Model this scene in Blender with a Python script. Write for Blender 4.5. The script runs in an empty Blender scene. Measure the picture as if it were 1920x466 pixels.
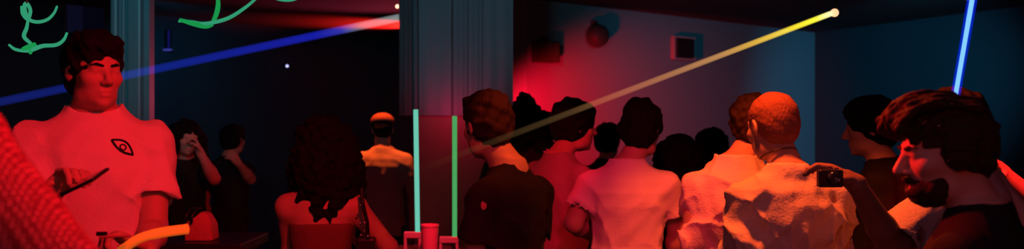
import bpy, bmesh, math, random
import numpy as np
from mathutils import Vector, Matrix
from mathutils.bvhtree import BVHTree

random.seed(5)
C = bpy.context.scene.collection
CAM_Z, F = 1.62, 1600.0          # camera height, focal length in pixels of the 1920 px frame
R = math.radians

def P(px, py, d):
    """place in the room seen at a pixel of the 1920x466 photograph, d metres in front of the camera"""
    return np.array([(px - 960) / F * d, d, CAM_Z - (py - 233) / F * d])

# ------------------------------------------------------------------ materials
def mat(name, col, rough=0.7, spec=0.3, metal=0.0, bump=None, mottled=0.0, sheen=0.0):
    m = bpy.data.materials.new(name); m.use_nodes = True
    nt = m.node_tree; b = nt.nodes['Principled BSDF']
    b.inputs['Base Color'].default_value = (*col, 1)
    b.inputs['Roughness'].default_value = rough
    b.inputs['Specular IOR Level'].default_value = spec
    b.inputs['Metallic'].default_value = metal
    if sheen: b.inputs['Sheen Weight'].default_value = sheen
    if mottled or bump:
        tc = nt.nodes.new('ShaderNodeTexCoord')
        nz = nt.nodes.new('ShaderNodeTexNoise')
        nz.inputs['Scale'].default_value = bump[0] if bump else 14
        nz.inputs['Detail'].default_value = 5
        nt.links.new(tc.outputs['Object'], nz.inputs['Vector'])
    if mottled:
        mx = nt.nodes.new('ShaderNodeMix'); mx.data_type = 'RGBA'
        mx.inputs['A'].default_value = (*[c * (1 - mottled) for c in col], 1)
        mx.inputs['B'].default_value = (*[min(1, c * (1 + mottled)) for c in col], 1)
        nt.links.new(nz.outputs['Fac'], mx.inputs['Factor'])
        nt.links.new(mx.outputs['Result'], b.inputs['Base Color'])
    if bump:
        bp = nt.nodes.new('ShaderNodeBump'); bp.inputs['Strength'].default_value = bump[1]
        bp.inputs['Distance'].default_value = 0.01
        nt.links.new(nz.outputs['Fac'], bp.inputs['Height'])
        nt.links.new(bp.outputs['Normal'], b.inputs['Normal'])
    return m

def hair_mat(name, col, rough=0.55, freq=220):
    m = mat(name, col, rough, 0.12)
    nt = m.node_tree; b = nt.nodes['Principled BSDF']
    tc = nt.nodes.new('ShaderNodeTexCoord'); mp = nt.nodes.new('ShaderNodeMapping')
    mp.inputs['Scale'].default_value = (1, 1, 0.25)
    nz = nt.nodes.new('ShaderNodeTexNoise'); nz.inputs['Scale'].default_value = freq; nz.inputs['Detail'].default_value = 4
    bp = nt.nodes.new('ShaderNodeBump'); bp.inputs['Strength'].default_value = 0.8; bp.inputs['Distance'].default_value = 0.006
    nt.links.new(tc.outputs['Object'], mp.inputs['Vector']); nt.links.new(mp.outputs['Vector'], nz.inputs['Vector'])
    nt.links.new(nz.outputs['Fac'], bp.inputs['Height']); nt.links.new(bp.outputs['Normal'], b.inputs['Normal'])
    return m

def emit(name, col, s):
    m = bpy.data.materials.new(name); m.use_nodes = True
    nt = m.node_tree; nt.nodes.clear()
    e = nt.nodes.new('ShaderNodeEmission'); o = nt.nodes.new('ShaderNodeOutputMaterial')
    e.inputs['Color'].default_value = (*col, 1); e.inputs['Strength'].default_value = s
    nt.links.new(e.outputs[0], o.inputs['Surface'])
    return m

def tube_glow(name, col, s):
    """coloured clear tube that shines by itself: lets through what is behind it"""
    m = emit(name, col, s); nt = m.node_tree
    e = next(n for n in nt.nodes if n.type == 'EMISSION'); o = next(n for n in nt.nodes if n.type == 'OUTPUT_MATERIAL')
    t = nt.nodes.new('ShaderNodeBsdfTransparent'); a = nt.nodes.new('ShaderNodeAddShader')
    nt.links.new(t.outputs[0], a.inputs[0]); nt.links.new(e.outputs[0], a.inputs[1]); nt.links.new(a.outputs[0], o.inputs['Surface'])
    return m

def beam_mat(name, stops):
    """light beam in the haze: a glowing volume, its colour and strength along the beam's own length"""
    m = bpy.data.materials.new(name); m.use_nodes = True
    nt = m.node_tree; nt.nodes.clear()
    o = nt.nodes.new('ShaderNodeOutputMaterial'); e = nt.nodes.new('ShaderNodeEmission')
    tc = nt.nodes.new('ShaderNodeTexCoord'); sp = nt.nodes.new('ShaderNodeSeparateXYZ'); cr = nt.nodes.new('ShaderNodeValToRGB')
    nt.links.new(tc.outputs['Generated'], sp.inputs[0]); nt.links.new(sp.outputs['Z'], cr.inputs[0])
    nt.links.new(cr.outputs['Color'], e.inputs['Color']); nt.links.new(e.outputs[0], o.inputs['Volume'])
    e.inputs['Strength'].default_value = 25
    el = cr.color_ramp.elements
    while len(el) < len(stops): el.new(0.5)
    for q, (p, c) in zip(el, stops): q.position = p; q.color = (*c, 1)
    return m

SKIN = mat('skin', (0.52, 0.34, 0.26), 0.55, 0.35, mottled=0.1)
SKIN_D = mat('tanned_skin', (0.30, 0.19, 0.14), 0.55, 0.35, mottled=0.1)
WHITE_TEE = mat('white_cotton', (0.78, 0.76, 0.74), 0.9, 0.1, bump=(180, 0.25))
LINEN = mat('cream_linen', (0.74, 0.70, 0.62), 0.9, 0.1, bump=(120, 0.35), mottled=0.08)
GREY_TEE = mat('grey_cotton', (0.34, 0.30, 0.30), 0.9, 0.1, bump=(160, 0.3))
RED_TOP = mat('red_knit', (0.20, 0.09, 0.08), 0.9, 0.1, bump=(150, 0.5))
BLACK = mat('black_cotton', (0.018, 0.018, 0.020), 0.9, 0.12, bump=(160, 0.3))
DENIM = mat('dark_denim', (0.03, 0.035, 0.05), 0.9, 0.1)
SHOE = mat('shoe_leather', (0.03, 0.03, 0.03), 0.5)
HAIR_BLACK = hair_mat('black_hair', (0.006, 0.006, 0.008), .8)
HAIR_BROWN = hair_mat('brown_hair', (0.035, 0.020, 0.014), .65)
HAIR_FAIR = hair_mat('fair_hair', (0.26, 0.11, 0.08))
PLASTIC = mat('black_plastic', (0.012, 0.012, 0.014), 0.4, 0.5)
LENS = mat('lens_glass', (0.05, 0.06, 0.07), 0.08, 0.8)
PRINT = mat('dark_print', (0.02, 0.02, 0.02), 0.9, 0.05)
EYE = mat('eye_white', (0.6, 0.6, 0.58), 0.3)

# ------------------------------------------------------------------ signed distance modelling
def smin(a, b, k):
    if k <= 0: return np.minimum(a, b)
    h = np.clip(0.5 + 0.5 * (b - a) / k, 0, 1)
    return b * (1 - h) + a * h - k * h * (1 - h)

def smax(a, b, k): return -smin(-a, -b, k)

class Field:
    def __init__(s, lo, hi, h):
        s.lo = np.array(lo, float); s.h = h
        s.n = np.ceil((np.array(hi, float) - s.lo) / h).astype(int) + 1
        s.D = np.full(s.n, 0.3, np.float32)
    def box(s, lo, hi):
        a = np.clip(np.floor((np.array(lo) - s.lo) / s.h).astype(int), 0, s.n)
        b = np.clip(np.ceil((np.array(hi) - s.lo) / s.h).astype(int) + 1, 0, s.n)
        if np.any(b <= a): return None, None
        sl = tuple(slice(i, j) for i, j in zip(a, b))
        g = [(s.lo[i] + s.h * np.arange(a[i], b[i])).astype(np.float32) for i in range(3)]
        return sl, (g[0][:, None, None], g[1][None, :, None], g[2][None, None, :])
    def put(s, f, lo, hi, k=0.02, op='u'):
        m = abs(k) + 2.5 * s.h + 0.012
        sl, g = s.box(np.array(lo) - m, np.array(hi) + m)
        if sl is None: return
        d = f(*g); d = np.broadcast_to(d, s.D[sl].shape)
        s.D[sl] = smin(s.D[sl], d, k) if op == 'u' else smax(s.D[sl], -d, k)
    def cap(s, a, b, r1, r2=None, k=0.02, op='u', cut=None, hollow=None):
        r2 = r1 if r2 is None else r2
        a = np.array(a, float); b = np.array(b, float); v = b - a; L = max(float(v @ v), 1e-9)
        def f(X, Y, Z):
            t0 = ((X - a[0]) * v[0] + (Y - a[1]) * v[1] + (Z - a[2]) * v[2]) / L
            t = np.clip(t0, 0, 1)
            d = np.sqrt((X - a[0] - t * v[0])**2 + (Y - a[1] - t * v[1])**2 + (Z - a[2] - t * v[2])**2) - (r1 + (r2 - r1) * t)
            if hollow is not None:                    # open end: (from where along the axis, wall thickness)
                d = np.maximum(d, -np.maximum(d + hollow[1], (hollow[0] - t0) * math.sqrt(L)))
            if cut is not None: d = np.maximum(d, (t0 - cut) * math.sqrt(L))
            return d
        r = max(r1, r2)
        s.put(f, np.minimum(a, b) - r, np.maximum(a, b) + r, k, op)
    def chain(s, pts, radii, k=0.01):
        for i in range(len(pts) - 1): s.cap(pts[i], pts[i + 1], radii[i], radii[i + 1], k)
    def ell(s, fr, c, r, k=0.02, op='u', rot=None):
        Rm, o, sc = fr
        r = np.array(r, float); M = Rm if rot is None else Rm @ rot
        w = o + Rm @ (np.array(c, float) * sc); rr = r * sc; m = rr.max()
        def f(X, Y, Z):
            dx, dy, dz = X - w[0], Y - w[1], Z - w[2]
            q = [(dx * M[0, i] + dy * M[1, i] + dz * M[2, i]) for i in range(3)]
            k0 = np.sqrt((q[0] / rr[0])**2 + (q[1] / rr[1])**2 + (q[2] / rr[2])**2) + 1e-6
            k1 = np.sqrt((q[0] / rr[0]**2)**2 + (q[1] / rr[1]**2)**2 + (q[2] / rr[2]**2)**2) + 1e-6
            return k0 * (k0 - 1) / k1
        s.put(f, w - m, w + m, k, op)
    def loft(s, fr, levels, k=0.02, ex=2.3, grow=0.0):
        Rm, o, sc = fr
        lv = np.array(levels, float)         # z, cx, cy, rx, ry
        zs = lv[:, 0]
        def f(X, Y, Z):
            dx, dy, dz = (X - o[0]) / sc, (Y - o[1]) / sc, (Z - o[2]) / sc
            x, y, z = [(dx * Rm[0, i] + dy * Rm[1, i] + dz * Rm[2, i]) for i in range(3)]
            I = lambda j: np.interp(z, zs, lv[:, j])
            rx, ry = I(3) + grow, I(4) + grow
            d = ((np.abs((x - I(1)) / rx)**ex + np.abs((y - I(2)) / ry)**ex)**(1 / ex) - 1) * np.minimum(rx, ry)
            return np.maximum(np.maximum(d, zs[0] - z), z - zs[-1]) * sc
        cor = np.array([o + Rm @ (np.array([l[1] + a * (l[3] + grow), l[2] + b * (l[4] + grow), l[0]]) * sc) for l in levels for a in (-1, 1) for b in (-1, 1)])
        s.put(f, cor.min(0), cor.max(0), k)
    def half(s, p, n, k=0.0):
        """cut away everything on the n side of the plane through p"""
        n = np.array(n, float); n /= np.linalg.norm(n)
        sl, (X, Y, Z) = s.box(s.lo, s.lo + s.h * s.n)
        s.D[sl] = smax(s.D[sl], ((X - p[0]) * n[0] + (Y - p[1]) * n[1] + (Z - p[2]) * n[2]).astype(np.float32), k)
    def ripple(s, fr, fn, band=0.05):
        Rm, o, sc = fr
        idx = np.argwhere(np.abs(s.D) < band)
        if not len(idx): return
        w = s.lo + idx * s.h
        q = ((w - o) @ Rm) / sc
        s.D[idx[:, 0], idx[:, 1], idx[:, 2]] += fn(q[:, 0], q[:, 1], q[:, 2]).astype(np.float32)
    def mesh(s, name, base, keep_largest=True):
        D = np.pad(s.D, 1, constant_values=0.3); lo = s.lo - s.h
        S = D < 0
        n = np.array(S.shape)
        cnt = np.zeros(n - 1, np.int8)
        for dx in (0, 1):
            for dy in (0, 1):
                for dz in (0, 1):
                    cnt += S[dx:n[0] - 1 + dx, dy:n[1] - 1 + dy, dz:n[2] - 1 + dz]
        act = np.argwhere((cnt > 0) & (cnt < 8))
        idm = np.full(n - 1, -1, np.int32); idm[act[:, 0], act[:, 1], act[:, 2]] = np.arange(len(act))
        cor = [(x, y, z) for x in (0, 1) for y in (0, 1) for z in (0, 1)]
        V = {c: D[act[:, 0] + c[0], act[:, 1] + c[1], act[:, 2] + c[2]] for c in cor}
        pos = np.zeros((len(act), 3)); num = np.zeros(len(act))
        for c in cor:
            for ax in range(3):
                if c[ax]: continue
                c2 = list(c); c2[ax] = 1; c2 = tuple(c2)
                a, b = V[c], V[c2]; mk = (a < 0) != (b < 0)
                t = np.where(mk, a / np.where(mk, a - b, 1), 0)
                p = np.array(c, float)[None, :].repeat(len(act), 0); p[:, ax] += t
                pos += p * mk[:, None]; num += mk
        verts = lo + (act + pos / num[:, None]) * s.h - np.array(base)
        quads = []
        for ax in range(3):
            u, v = (ax + 1) % 3, (ax + 2) % 3
            A = [slice(1, -1)] * 3; A[ax] = slice(0, -1); B = list(A); B[ax] = slice(1, None)
            a, b = S[tuple(A)], S[tuple(B)]
            e = np.argwhere(a != b); e_in = a[e[:, 0], e[:, 1], e[:, 2]]
            off = np.ones(3, int); off[ax] = 0; e = e + off
            def cell(du, dv):
                g = e.copy(); g[:, u] += du; g[:, v] += dv
                return idm[g[:, 0], g[:, 1], g[:, 2]]
            q = np.stack([cell(-1, -1), cell(0, -1), cell(0, 0), cell(-1, 0)], 1)
            q[~e_in] = q[~e_in][:, ::-1]
            quads.append(q)
        quads = np.concatenate(quads)
        if keep_largest and len(quads):
            lab = np.arange(len(verts))
            while True:
                mn = lab[quads].min(1)
                new = lab.copy()
                for j in range(4): np.minimum.at(new, quads[:, j], mn)
                new = new[new]
                if np.array_equal(new, lab): break
                lab = new
            ids, c = np.unique(lab[quads[:, 0]], return_counts=True)
            quads = quads[lab[quads[:, 0]] == ids[c.argmax()]]
            used = np.unique(quads); remap = np.zeros(len(verts), int); remap[used] = np.arange(len(used))
            verts = verts[used]; quads = remap[quads]
        me = bpy.data.meshes.new(name)
        me.vertices.add(len(verts)); me.vertices.foreach_set('co', verts.astype(np.float32).ravel())
        me.loops.add(quads.size); me.loops.foreach_set('vertex_index', quads.astype(np.int32).ravel())
        me.polygons.add(len(quads))
        me.polygons.foreach_set('loop_start', np.arange(0, quads.size, 4, dtype=np.int32))
        me.polygons.foreach_set('use_smooth', np.ones(len(quads), bool))
        me.update(calc_edges=True); me.validate()
        return me

# ------------------------------------------------------------------ objects
def tag(o, label, cat, group=None):
    o['label'] = label; o['category'] = cat
    if group: o['group'] = group
    return o

def thing(name, label, cat, loc, group=None):
    o = bpy.data.objects.new(name, None); C.objects.link(o)
    o.location = loc; o.empty_display_size = 0.1
    return tag(o, label, cat, group)

def link(name, me, m, parent=None, label=None):
    o = bpy.data.objects.new(name, me); C.objects.link(o)
    if m: me.materials.append(m)
    o.parent = parent
    if label: o['label'] = label
    return o

def struct(name, bm, m):
    me = bpy.data.meshes.new(name); bm.normal_update(); bm.to_mesh(me); bm.free()
    o = link(name, me, m); o['kind'] = 'structure'
    return o

def obj(name, bm, m, parent=None, label=None, smooth=False):
    me = bpy.data.meshes.new(name); bmesh.ops.recalc_face_normals(bm, faces=bm.faces); bm.to_mesh(me); bm.free()
    if smooth:
        for p in me.polygons: p.use_smooth = True
    return link(name, me, m, parent, label)

def box(bm, x0, x1, y0, y1, z0, z1, bevel=0.0):
    b = bmesh.new()
    r = bmesh.ops.create_cube(b, size=1)
    for v in b.verts: v.co = ((v.co.x + .5) * (x1 - x0) + x0, (v.co.y + .5) * (y1 - y0) + y0, (v.co.z + .5) * (z1 - z0) + z0)
    if bevel: bmesh.ops.bevel(b, geom=b.edges[:], offset=bevel, segments=2, affect='EDGES', profile=0.5)
    me = bpy.data.meshes.new('t'); b.to_mesh(me); b.free(); bm.from_mesh(me); bpy.data.meshes.remove(me)
    return bm

def tube(bm, pts, radii, n=10, caps=True):
    pts = [Vector(p) for p in pts]
    if not hasattr(radii, '__len__'): radii = [radii] * len(pts)
    rings = []; up = Vector((0.13, 0.31, 1)).normalized()
    for i, p in enumerate(pts):
        t = (pts[min(i + 1, len(pts) - 1)] - pts[max(i - 1, 0)]).normalized()
        u = (up - t * up.dot(t))
        if u.length < 1e-3: u = Vector((1, 0, 0)) - t * t.x
        u.normalize(); w = t.cross(u); up = u
        rings.append([bm.verts.new(p + (u * math.cos(2 * math.pi * k / n) + w * math.sin(2 * math.pi * k / n)) * radii[i]) for k in range(n)])
    for a, b in zip(rings, rings[1:]):
        for k in range(n): bm.faces.new((a[k], a[(k + 1) % n], b[(k + 1) % n], b[k]))
    if caps: bm.faces.new(rings[0][::-1]); bm.faces.new(rings[-1])
    return bm

def lathe(bm, prof, n=24, c=(0, 0, 0)):
    rings = [[bm.verts.new((c[0] + r * math.cos(2 * math.pi * k / n), c[1] + r * math.sin(2 * math.pi * k / n), c[2] + z)) for k in range(n)] for r, z in prof]
    for a, b in zip(rings, rings[1:]):
        for k in range(n): bm.faces.new((a[k], a[(k + 1) % n], b[(k + 1) % n], b[k]))
    bm.faces.new(rings[0][::-1]); bm.faces.new(rings[-1])
    return bm

def smooth_path(pts, n=8):
    """Catmull-Rom through the points"""
    p = [np.array(q, float) for q in pts]; p = [2 * p[0] - p[1]] + p + [2 * p[-1] - p[-2]]; out = []
    for i in range(1, len(p) - 2):
        for k in range(n):
            t = k / n
            out.append(0.5 * (2 * p[i] + (p[i + 1] - p[i - 1]) * t + (2 * p[i - 1] - 5 * p[i] + 4 * p[i + 1] - p[i + 2]) * t * t + (3 * p[i] - p[i - 1] - 3 * p[i + 1] + p[i + 2]) * t**3))
    out.append(p[-2]); return out

# ------------------------------------------------------------------ people
def rotm(yaw, pitch=0, roll=0):
    """local +Y is where the figure faces; yaw about z, then pitch (positive looks down), then roll"""
    M = Matrix.Rotation(R(yaw), 3, 'Z') @ Matrix.Rotation(R(-pitch), 3, 'X') @ Matrix.Rotation(R(roll), 3, 'Y')
    return np.array(M)

TORSO = [(0.84, 0, -.01, .150, .110), (0.93, 0, -.012, .162, .118), (1.02, 0, 0, .150, .104), (1.10, 0, .004, .138, .096), (1.20, 0, 0, .148, .106),
         (1.28, 0, -.004, .158, .114), (1.34, 0, -.01, .158, .106), (1.39, 0, -.014, .128, .088), (1.43, 0, -.014, .092, .070), (1.46, 0, -.012, .070, .062), (1.49, 0, -.008, .058, .056)]

def sines(rng, freq, n=6):
    a = []
    for _ in range(n):
        v = rng.normal(size=3); v /= np.linalg.norm(v)
        a.append((v * freq * rng.uniform(0.6, 1.5), rng.uniform(0, 6.28)))
    return lambda x, y, z: sum(np.sin(v[0] * x + v[1] * y + v[2] * z + p) for v, p in a) / n

class Person:
    def __init__(s, label, head, d, hyaw=0, hpitch=0, hroll=0, yaw=0, lean=(0, 0), hs=1.0, floor=0.0, width=1.0, skin=SKIN, vox=0.007, seed=1,
                 top=WHITE_TEE, fold=0.005, foldf=1.0, sleeve=0.62, tee_len=0.80, arms=None, hair=None, hairm=HAIR_BLACK, trousers=DENIM,
                 loose=0.016, crop=None, shrug=0.0, fwd=0.045, raise_neck=0.0, part_name='t_shirt', neck_open=0.0, strap=False, nose=1.0, off=(0, 0, 0)):
        s.rng = np.random.default_rng(seed); s.vox = vox
        s.hc = P(*head, d); s.HR = rotm(hyaw, hpitch, hroll); s.hf = (s.HR, s.hc, hs)
        TR = rotm(yaw, lean[0], lean[1])
        v = TR @ np.array([off[0], fwd + off[1], 0.662 + off[2]])
        sc = (s.hc[2] - floor) / (0.95 + v[2]); s.sc = sc
        pel = s.hc - v * sc
        s.tf = (TR, pel - TR @ np.array([0, 0, .95]) * sc, sc)
        s.lf = (rotm(yaw), np.array([pel[0], pel[1], floor]), sc)
        s.base = np.array([pel[0], pel[1], floor])
        s.root = thing('person', label, 'person', s.base)
        s.width, s.shrug, s.crop = width, shrug, crop
        T = lambda x, y, z: s.tf[1] + TR @ (np.array([x, y, z]) * sc)
        s.T = T
        s.sh = {e: T(e * .170 * width, -.014, 1.362 + shrug) for e in (-1, 1)}
        s.arm = {}
        for e in (-1, 1):
            a = (arms or {}).get(e, {})
            el = a.get('el'); wr = a.get('wr')
            if el is None: el = s.sh[e] + TR @ (np.array([e * .07, -.03, -.285]) * sc)
            if wr is None: wr = np.array(el) + TR @ (np.array([e * -.01, .09, -.235]) * sc)
            el, wr = np.array(el, float), np.array(wr, float)
            fd = a.get('fd'); pn = a.get('pn')
            fd = (wr - el) if fd is None else np.array(fd, float); fd = fd / np.linalg.norm(fd)
            pn = TR @ np.array([-e, 0, 0]) if pn is None else np.array(pn, float)
            pn = pn - fd * (pn @ fd); pn /= np.linalg.norm(pn)
            s.arm[e] = dict(el=el, wr=wr, fd=fd, pn=pn, curl=a.get('curl', 0.45), th=a.get('th', None))
        s.body(skin, hs, nose)
        s.shirt(top, fold, foldf, sleeve, tee_len, loose, part_name, neck_open, strap)
        s.legs(trousers)
        if hair: hair(s, hairm)
    def levels(s, add=0.0):
        return [(z, x, y, rx * s.width + add, ry * (0.5 + 0.5 * s.width) + add) for z, x, y, rx, ry in TORSO]
    def bounds(s, extra=0.16):
        p = [s.hc, s.T(0, 0, .80), s.T(.2, .1, .9), s.T(-.2, -.1, .9)] + [s.arm[e]['el'] for e in (-1, 1)] + [s.arm[e]['wr'] + s.arm[e]['fd'] * .14 for e in (-1, 1)] + list(s.sh.values())
        p = np.array(p); return p.min(0) - extra, p.max(0) + extra
    def hand(s, f, e):
        a = s.arm[e]; sc = s.sc; w, fd, pn, c = a['wr'], a['fd'], a['pn'], a['curl']
        t = np.cross(fd, pn) * (-e)                      # towards the thumb
        if a['th'] is not None: t = t * a['th']
        M = np.stack([t, fd, pn], 1)
        f.ell((M, w, sc), (0, .05, 0), (.040, .056, .017), .012)
        for i, L in enumerate((.074, .082, .076, .060)):
            p = w + (fd * .092 + t * (.030 - .0205 * i)) * sc; ang = (i - 1.3) * -0.07; acc = 0
            q = fd * math.cos(ang) + t * math.sin(ang)
            for sg, b in zip((.46, .30, .24), (55, 70, 45)):
                acc += R(b) * c
                n = p + (q * math.cos(acc) + pn * math.sin(acc)) * L * sg * sc
                f.cap(p, n, .0090 * sc, .0080 * sc, .004); p = n
        p0 = w + (fd * .025 + t * .030) * sc; p1 = p0 + (fd * .62 + t * .62 + pn * .35) * .044 * sc; p2 = p1 + (fd * .86 + t * (.35 - .5 * c) + pn * (.25 + .5 * c)) * .032 * sc
        f.cap(p0, p1, .0135 * sc, .0105 * sc, .01); f.cap(p1, p2, .0105 * sc, .0085 * sc, .005)
    def body(s, skin, hs, nose):
        lo, hi = s.bounds(); f = Field(lo, hi, s.vox); sc = s.sc
        f.loft(s.tf, s.levels(), .02)
        for e in (-1, 1):
            a = s.arm[e]; wd = 0.75 + .25 * s.width
            f.cap(s.T(e * .08 * s.width, -.014, 1.385 + s.shrug * .7), s.sh[e], .054 * sc * wd, .055 * sc * wd, .05)
            f.cap(s.sh[e], a['el'], .053 * sc * wd, .040 * sc * wd, .02)
            v = a['wr'] - a['el']; m = a['el'] + v * .3
            f.cap(a['el'], m, .040 * sc * wd, .042 * sc * wd, .02); f.cap(m, a['wr'], .042 * sc * wd, .028 * sc * wd, .02)
            f.cap(a['wr'], a['wr'] + a['fd'] * .03 * sc, .027 * sc, .026 * sc, .015)
            s.hand(f, e)
        # head
        H = s.hf; hp = lambda x, y, z: s.hc + s.HR @ (np.array([x, y, z]) * hs)
        f.cap(hp(0, -.022, -.06), s.T(0, -.012, 1.455), .053 * hs, .060 * sc, .03)
        f.ell(H, (0, -.014, .035), (.075, .097, .083), .02)
        f.ell(H, (0, .030, -.030), (.060, .064, .088), .03)
        f.ell(H, (0, .028, -.076), (.052, .052, .040), .02)
        f.ell(H, (0, .074, -.102), (.018, .015, .013), .02)
        for e in (-1, 1):
            f.ell(H, (e * .042, .058, -.022), (.022, .024, .020), .02)
            f.ell(H, (e * .046, .005, -.085), (.016, .030, .022), .02)
        f.cap(hp(-.034, .080, .022), hp(.034, .080, .022), .012 * hs, .012 * hs, .015)
        for e in (-1, 1):
            f.ell(H, (e * .031, .104, .003), (.018, .021, .0120), .008, 's')
            f.ell(H, (e * .031, .077, .003), (.0125, .0125, .0125), .003)
            f.cap(hp(e * .018, .090, .008), hp(e * .045, .080, .009), .0038 * hs, .003 * hs, .006)
        f.cap(hp(0, .090, .012), hp(0, .108 + .006 * nose, -.028), .0085 * hs, .0115 * hs, .012)
        for e in (-1, 1): f.ell(H, (e * .012, .100, -.034), (.009, .011, .008), .006)
        f.ell(H, (0, .088, -.062), (.022, .009, .0055), .005); f.ell(H, (0, .087, -.075), (.019, .010, .0068), .005)
        f.cap(hp(-.022, .097, -.0683), hp(.022, .097, -.0683), .0032 * hs, .0032 * hs, .004, 's')
        for e in (-1, 1):
            rt = np.array(Matrix.Rotation(R(-14), 3, 'X') @ Matrix.Rotation(R(e * 18), 3, 'Z'))
            f.ell(H, (e * .078, -.008, -.004), (.008, .020, .032), .006, rot=rt)
            f.ell(H, (e * .088, -.004, -.002), (.006, .011, .019), .004, 's', rot=rt)
        if s.crop: s.crop(f)
        s.body_o = link('body', f.mesh('body', s.base), skin, s.root)
    def shirt(s, m, fold, ff, sleeve, tee_len, loose, name, neck_open, strap):
        lo, hi = s.bounds(.2); f = Field(lo, hi, max(s.vox, .006)); sc = s.sc
        lv = [(z, x, y, max(rx, .150 * s.width if z < 1.30 and not strap else 0) + loose, ry + (loose if z < 1.42 else loose * .7)) for z, x, y, rx, ry in s.levels()]
        if tee_len < .84: lv = [(tee_len, 0, -.01, lv[0][3], lv[0][4])] + lv
        f.loft(s.tf, lv, .02)
        if not strap:
            for e in (-1, 1):
                a = s.arm[e]; wd = (0.75 + .25 * s.width) * sc
                f.cap(s.T(e * .075 * s.width, -.014, 1.384 + s.shrug * .7), s.sh[e], (.058 + loose * .3) * wd, (.058 + loose * .3) * wd, .05)
                if sleeve <= 1:
                    e1 = s.sh[e] + (a['el'] - s.sh[e]) * sleeve
                    r1, r2 = (.060 + loose * .4) * wd, (.058 + loose * 1.0) * wd
                    e2 = e1 + (e1 - s.sh[e]) * .25
                    cut = 1 / 1.25
                    f.cap(s.sh[e], e2, r1, r2, .025, cut=cut, hollow=(.66, .017))
                else:
                    f.cap(s.sh[e], a['el'], (.060 + loose * .4) * wd, (.050 + loose * .5) * wd, .025)
                    e1 = a['el'] + (a['wr'] - a['el']) * min(1, sleeve - 1)
                    f.cap(a['el'], e1, (.050 + loose * .5) * wd, (.040 + loose * .3) * wd, .03)
        if not strap: f.ell(s.tf, (0, .012, 1.492), (.076 + neck_open, .084 + neck_open, .036 + neck_open * .6), .006, 's')
        else: f.half(s.T(0, 0, 1.31), s.tf[0] @ np.array([0, 0, 1]))
        f.half(s.T(0, 0, tee_len), s.tf[0] @ np.array([0, 0, -1]))
        n1, n2, n3, n4 = (sines(s.rng, 34 * ff, 5) for _ in range(4))
        sh = lambda q: 0.55 - np.sqrt(np.minimum(np.abs(q) * 2.2, 1.2) + .01)        # sharp crests between wide valleys
        def rip(x, y, z):
            w = np.clip((1.40 - z) / .25, .12, 1); ax = np.abs(x)
            drape = n1(x * 1.2, y, z * .28)                                            # hanging folds
            pull = n2(.75 * x + .65 * z, y * .6, .35 * (z - x)); pull2 = n3(.75 * x - .65 * z, y * .6, .35 * (z + x))
            return -2.2 * fold * (.8 * sh(drape) * w + .6 * sh(pull) * np.clip(ax * 7, .25, 1) + .6 * sh(pull2) * np.clip(ax * 7, .25, 1) + .25 * n4(x * 2, y * 2, z * 2))
        f.ripple(s.tf, rip)
        if s.crop: s.crop(f)
        s.shirt_o = link(name, f.mesh(name, s.base), m, s.root)
    def legs(s, m):
        fr = s.lf; sc = s.sc; L = lambda x, y, z: fr[1] + fr[0] @ (np.array([x, y, z]) * sc)
        f = Field(np.minimum.reduce([L(-.3, -.25, 0), L(.3, .25, 0), L(-.3, .25, 0), L(.3, -.25, 0)]) - .02, np.maximum.reduce([L(-.3, -.25, 1.02), L(.3, .25, 1.02), L(-.3, .25, 1.02), L(.3, -.25, 1.02)]) + .02, .012)
        f.loft(fr, [(.80, 0, -.01, .155 * s.width, .112), (.90, 0, -.012, .164 * s.width, .118), (.985, 0, -.004, .150 * s.width, .104)], .02)
        for e in (-1, 1):
            f.cap(L(e * .085, -.005, .86), L(e * .10, .012, .49), .082 * sc, .060 * sc, .02)
            f.cap(L(e * .10, .012, .49), L(e * .105, -.02, .12), .060 * sc, .055 * sc, .02)
        f.half(L(0, 0, .085), (0, 0, -1))
        link('trousers', f.mesh('trousers', s.base), m, s.root)
        for e in (-1, 1):
            a, b = L(e * .105, -.045, .05), L(e * .125, .13, .035)
            g = Field(np.minimum(a, b) - .1, np.maximum(a, b) + .1, .009)
            g.cap(a, b, .047 * sc, .040 * sc, .02); g.cap(a, L(e * .105, -.02, .10), .045 * sc, .042 * sc, .02)
            g.half((0, 0, s.base[2] + .002), (0, 0, -1))
            link('shoe', g.mesh('shoe', s.base), SHOE, s.root)

def brows(s, m):
    for e in (-1, 1):
        f = hair_field(s, .02, .004); hp = lambda x, y, z: s.hc + s.HR @ (np.array([x, y, z]) * s.hf[2])
        f.cap(hp(e * .014, .0955, .021), hp(e * .032, .092, .0255), .0048, .0050, .004); f.cap(hp(e * .032, .092, .0255), hp(e * .050, .078, .021), .0050, .0032, .004)
        link('eyebrow', f.mesh('eyebrow', s.base), m, s.root)

# hair styles ---------------------------------------------------------------
def hair_field(s, pad=.09, vox=None, down=.0, side=.0):
    c = s.hc; lo = c - .14 * s.hf[2] - pad; hi = c + .14 * s.hf[2] + pad; lo[2] -= down
    lo[0] -= side; hi[0] += side; lo[1] -= side; hi[1] += side
    return Field(lo, hi, vox or max(.0045, s.vox * .8))

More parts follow.
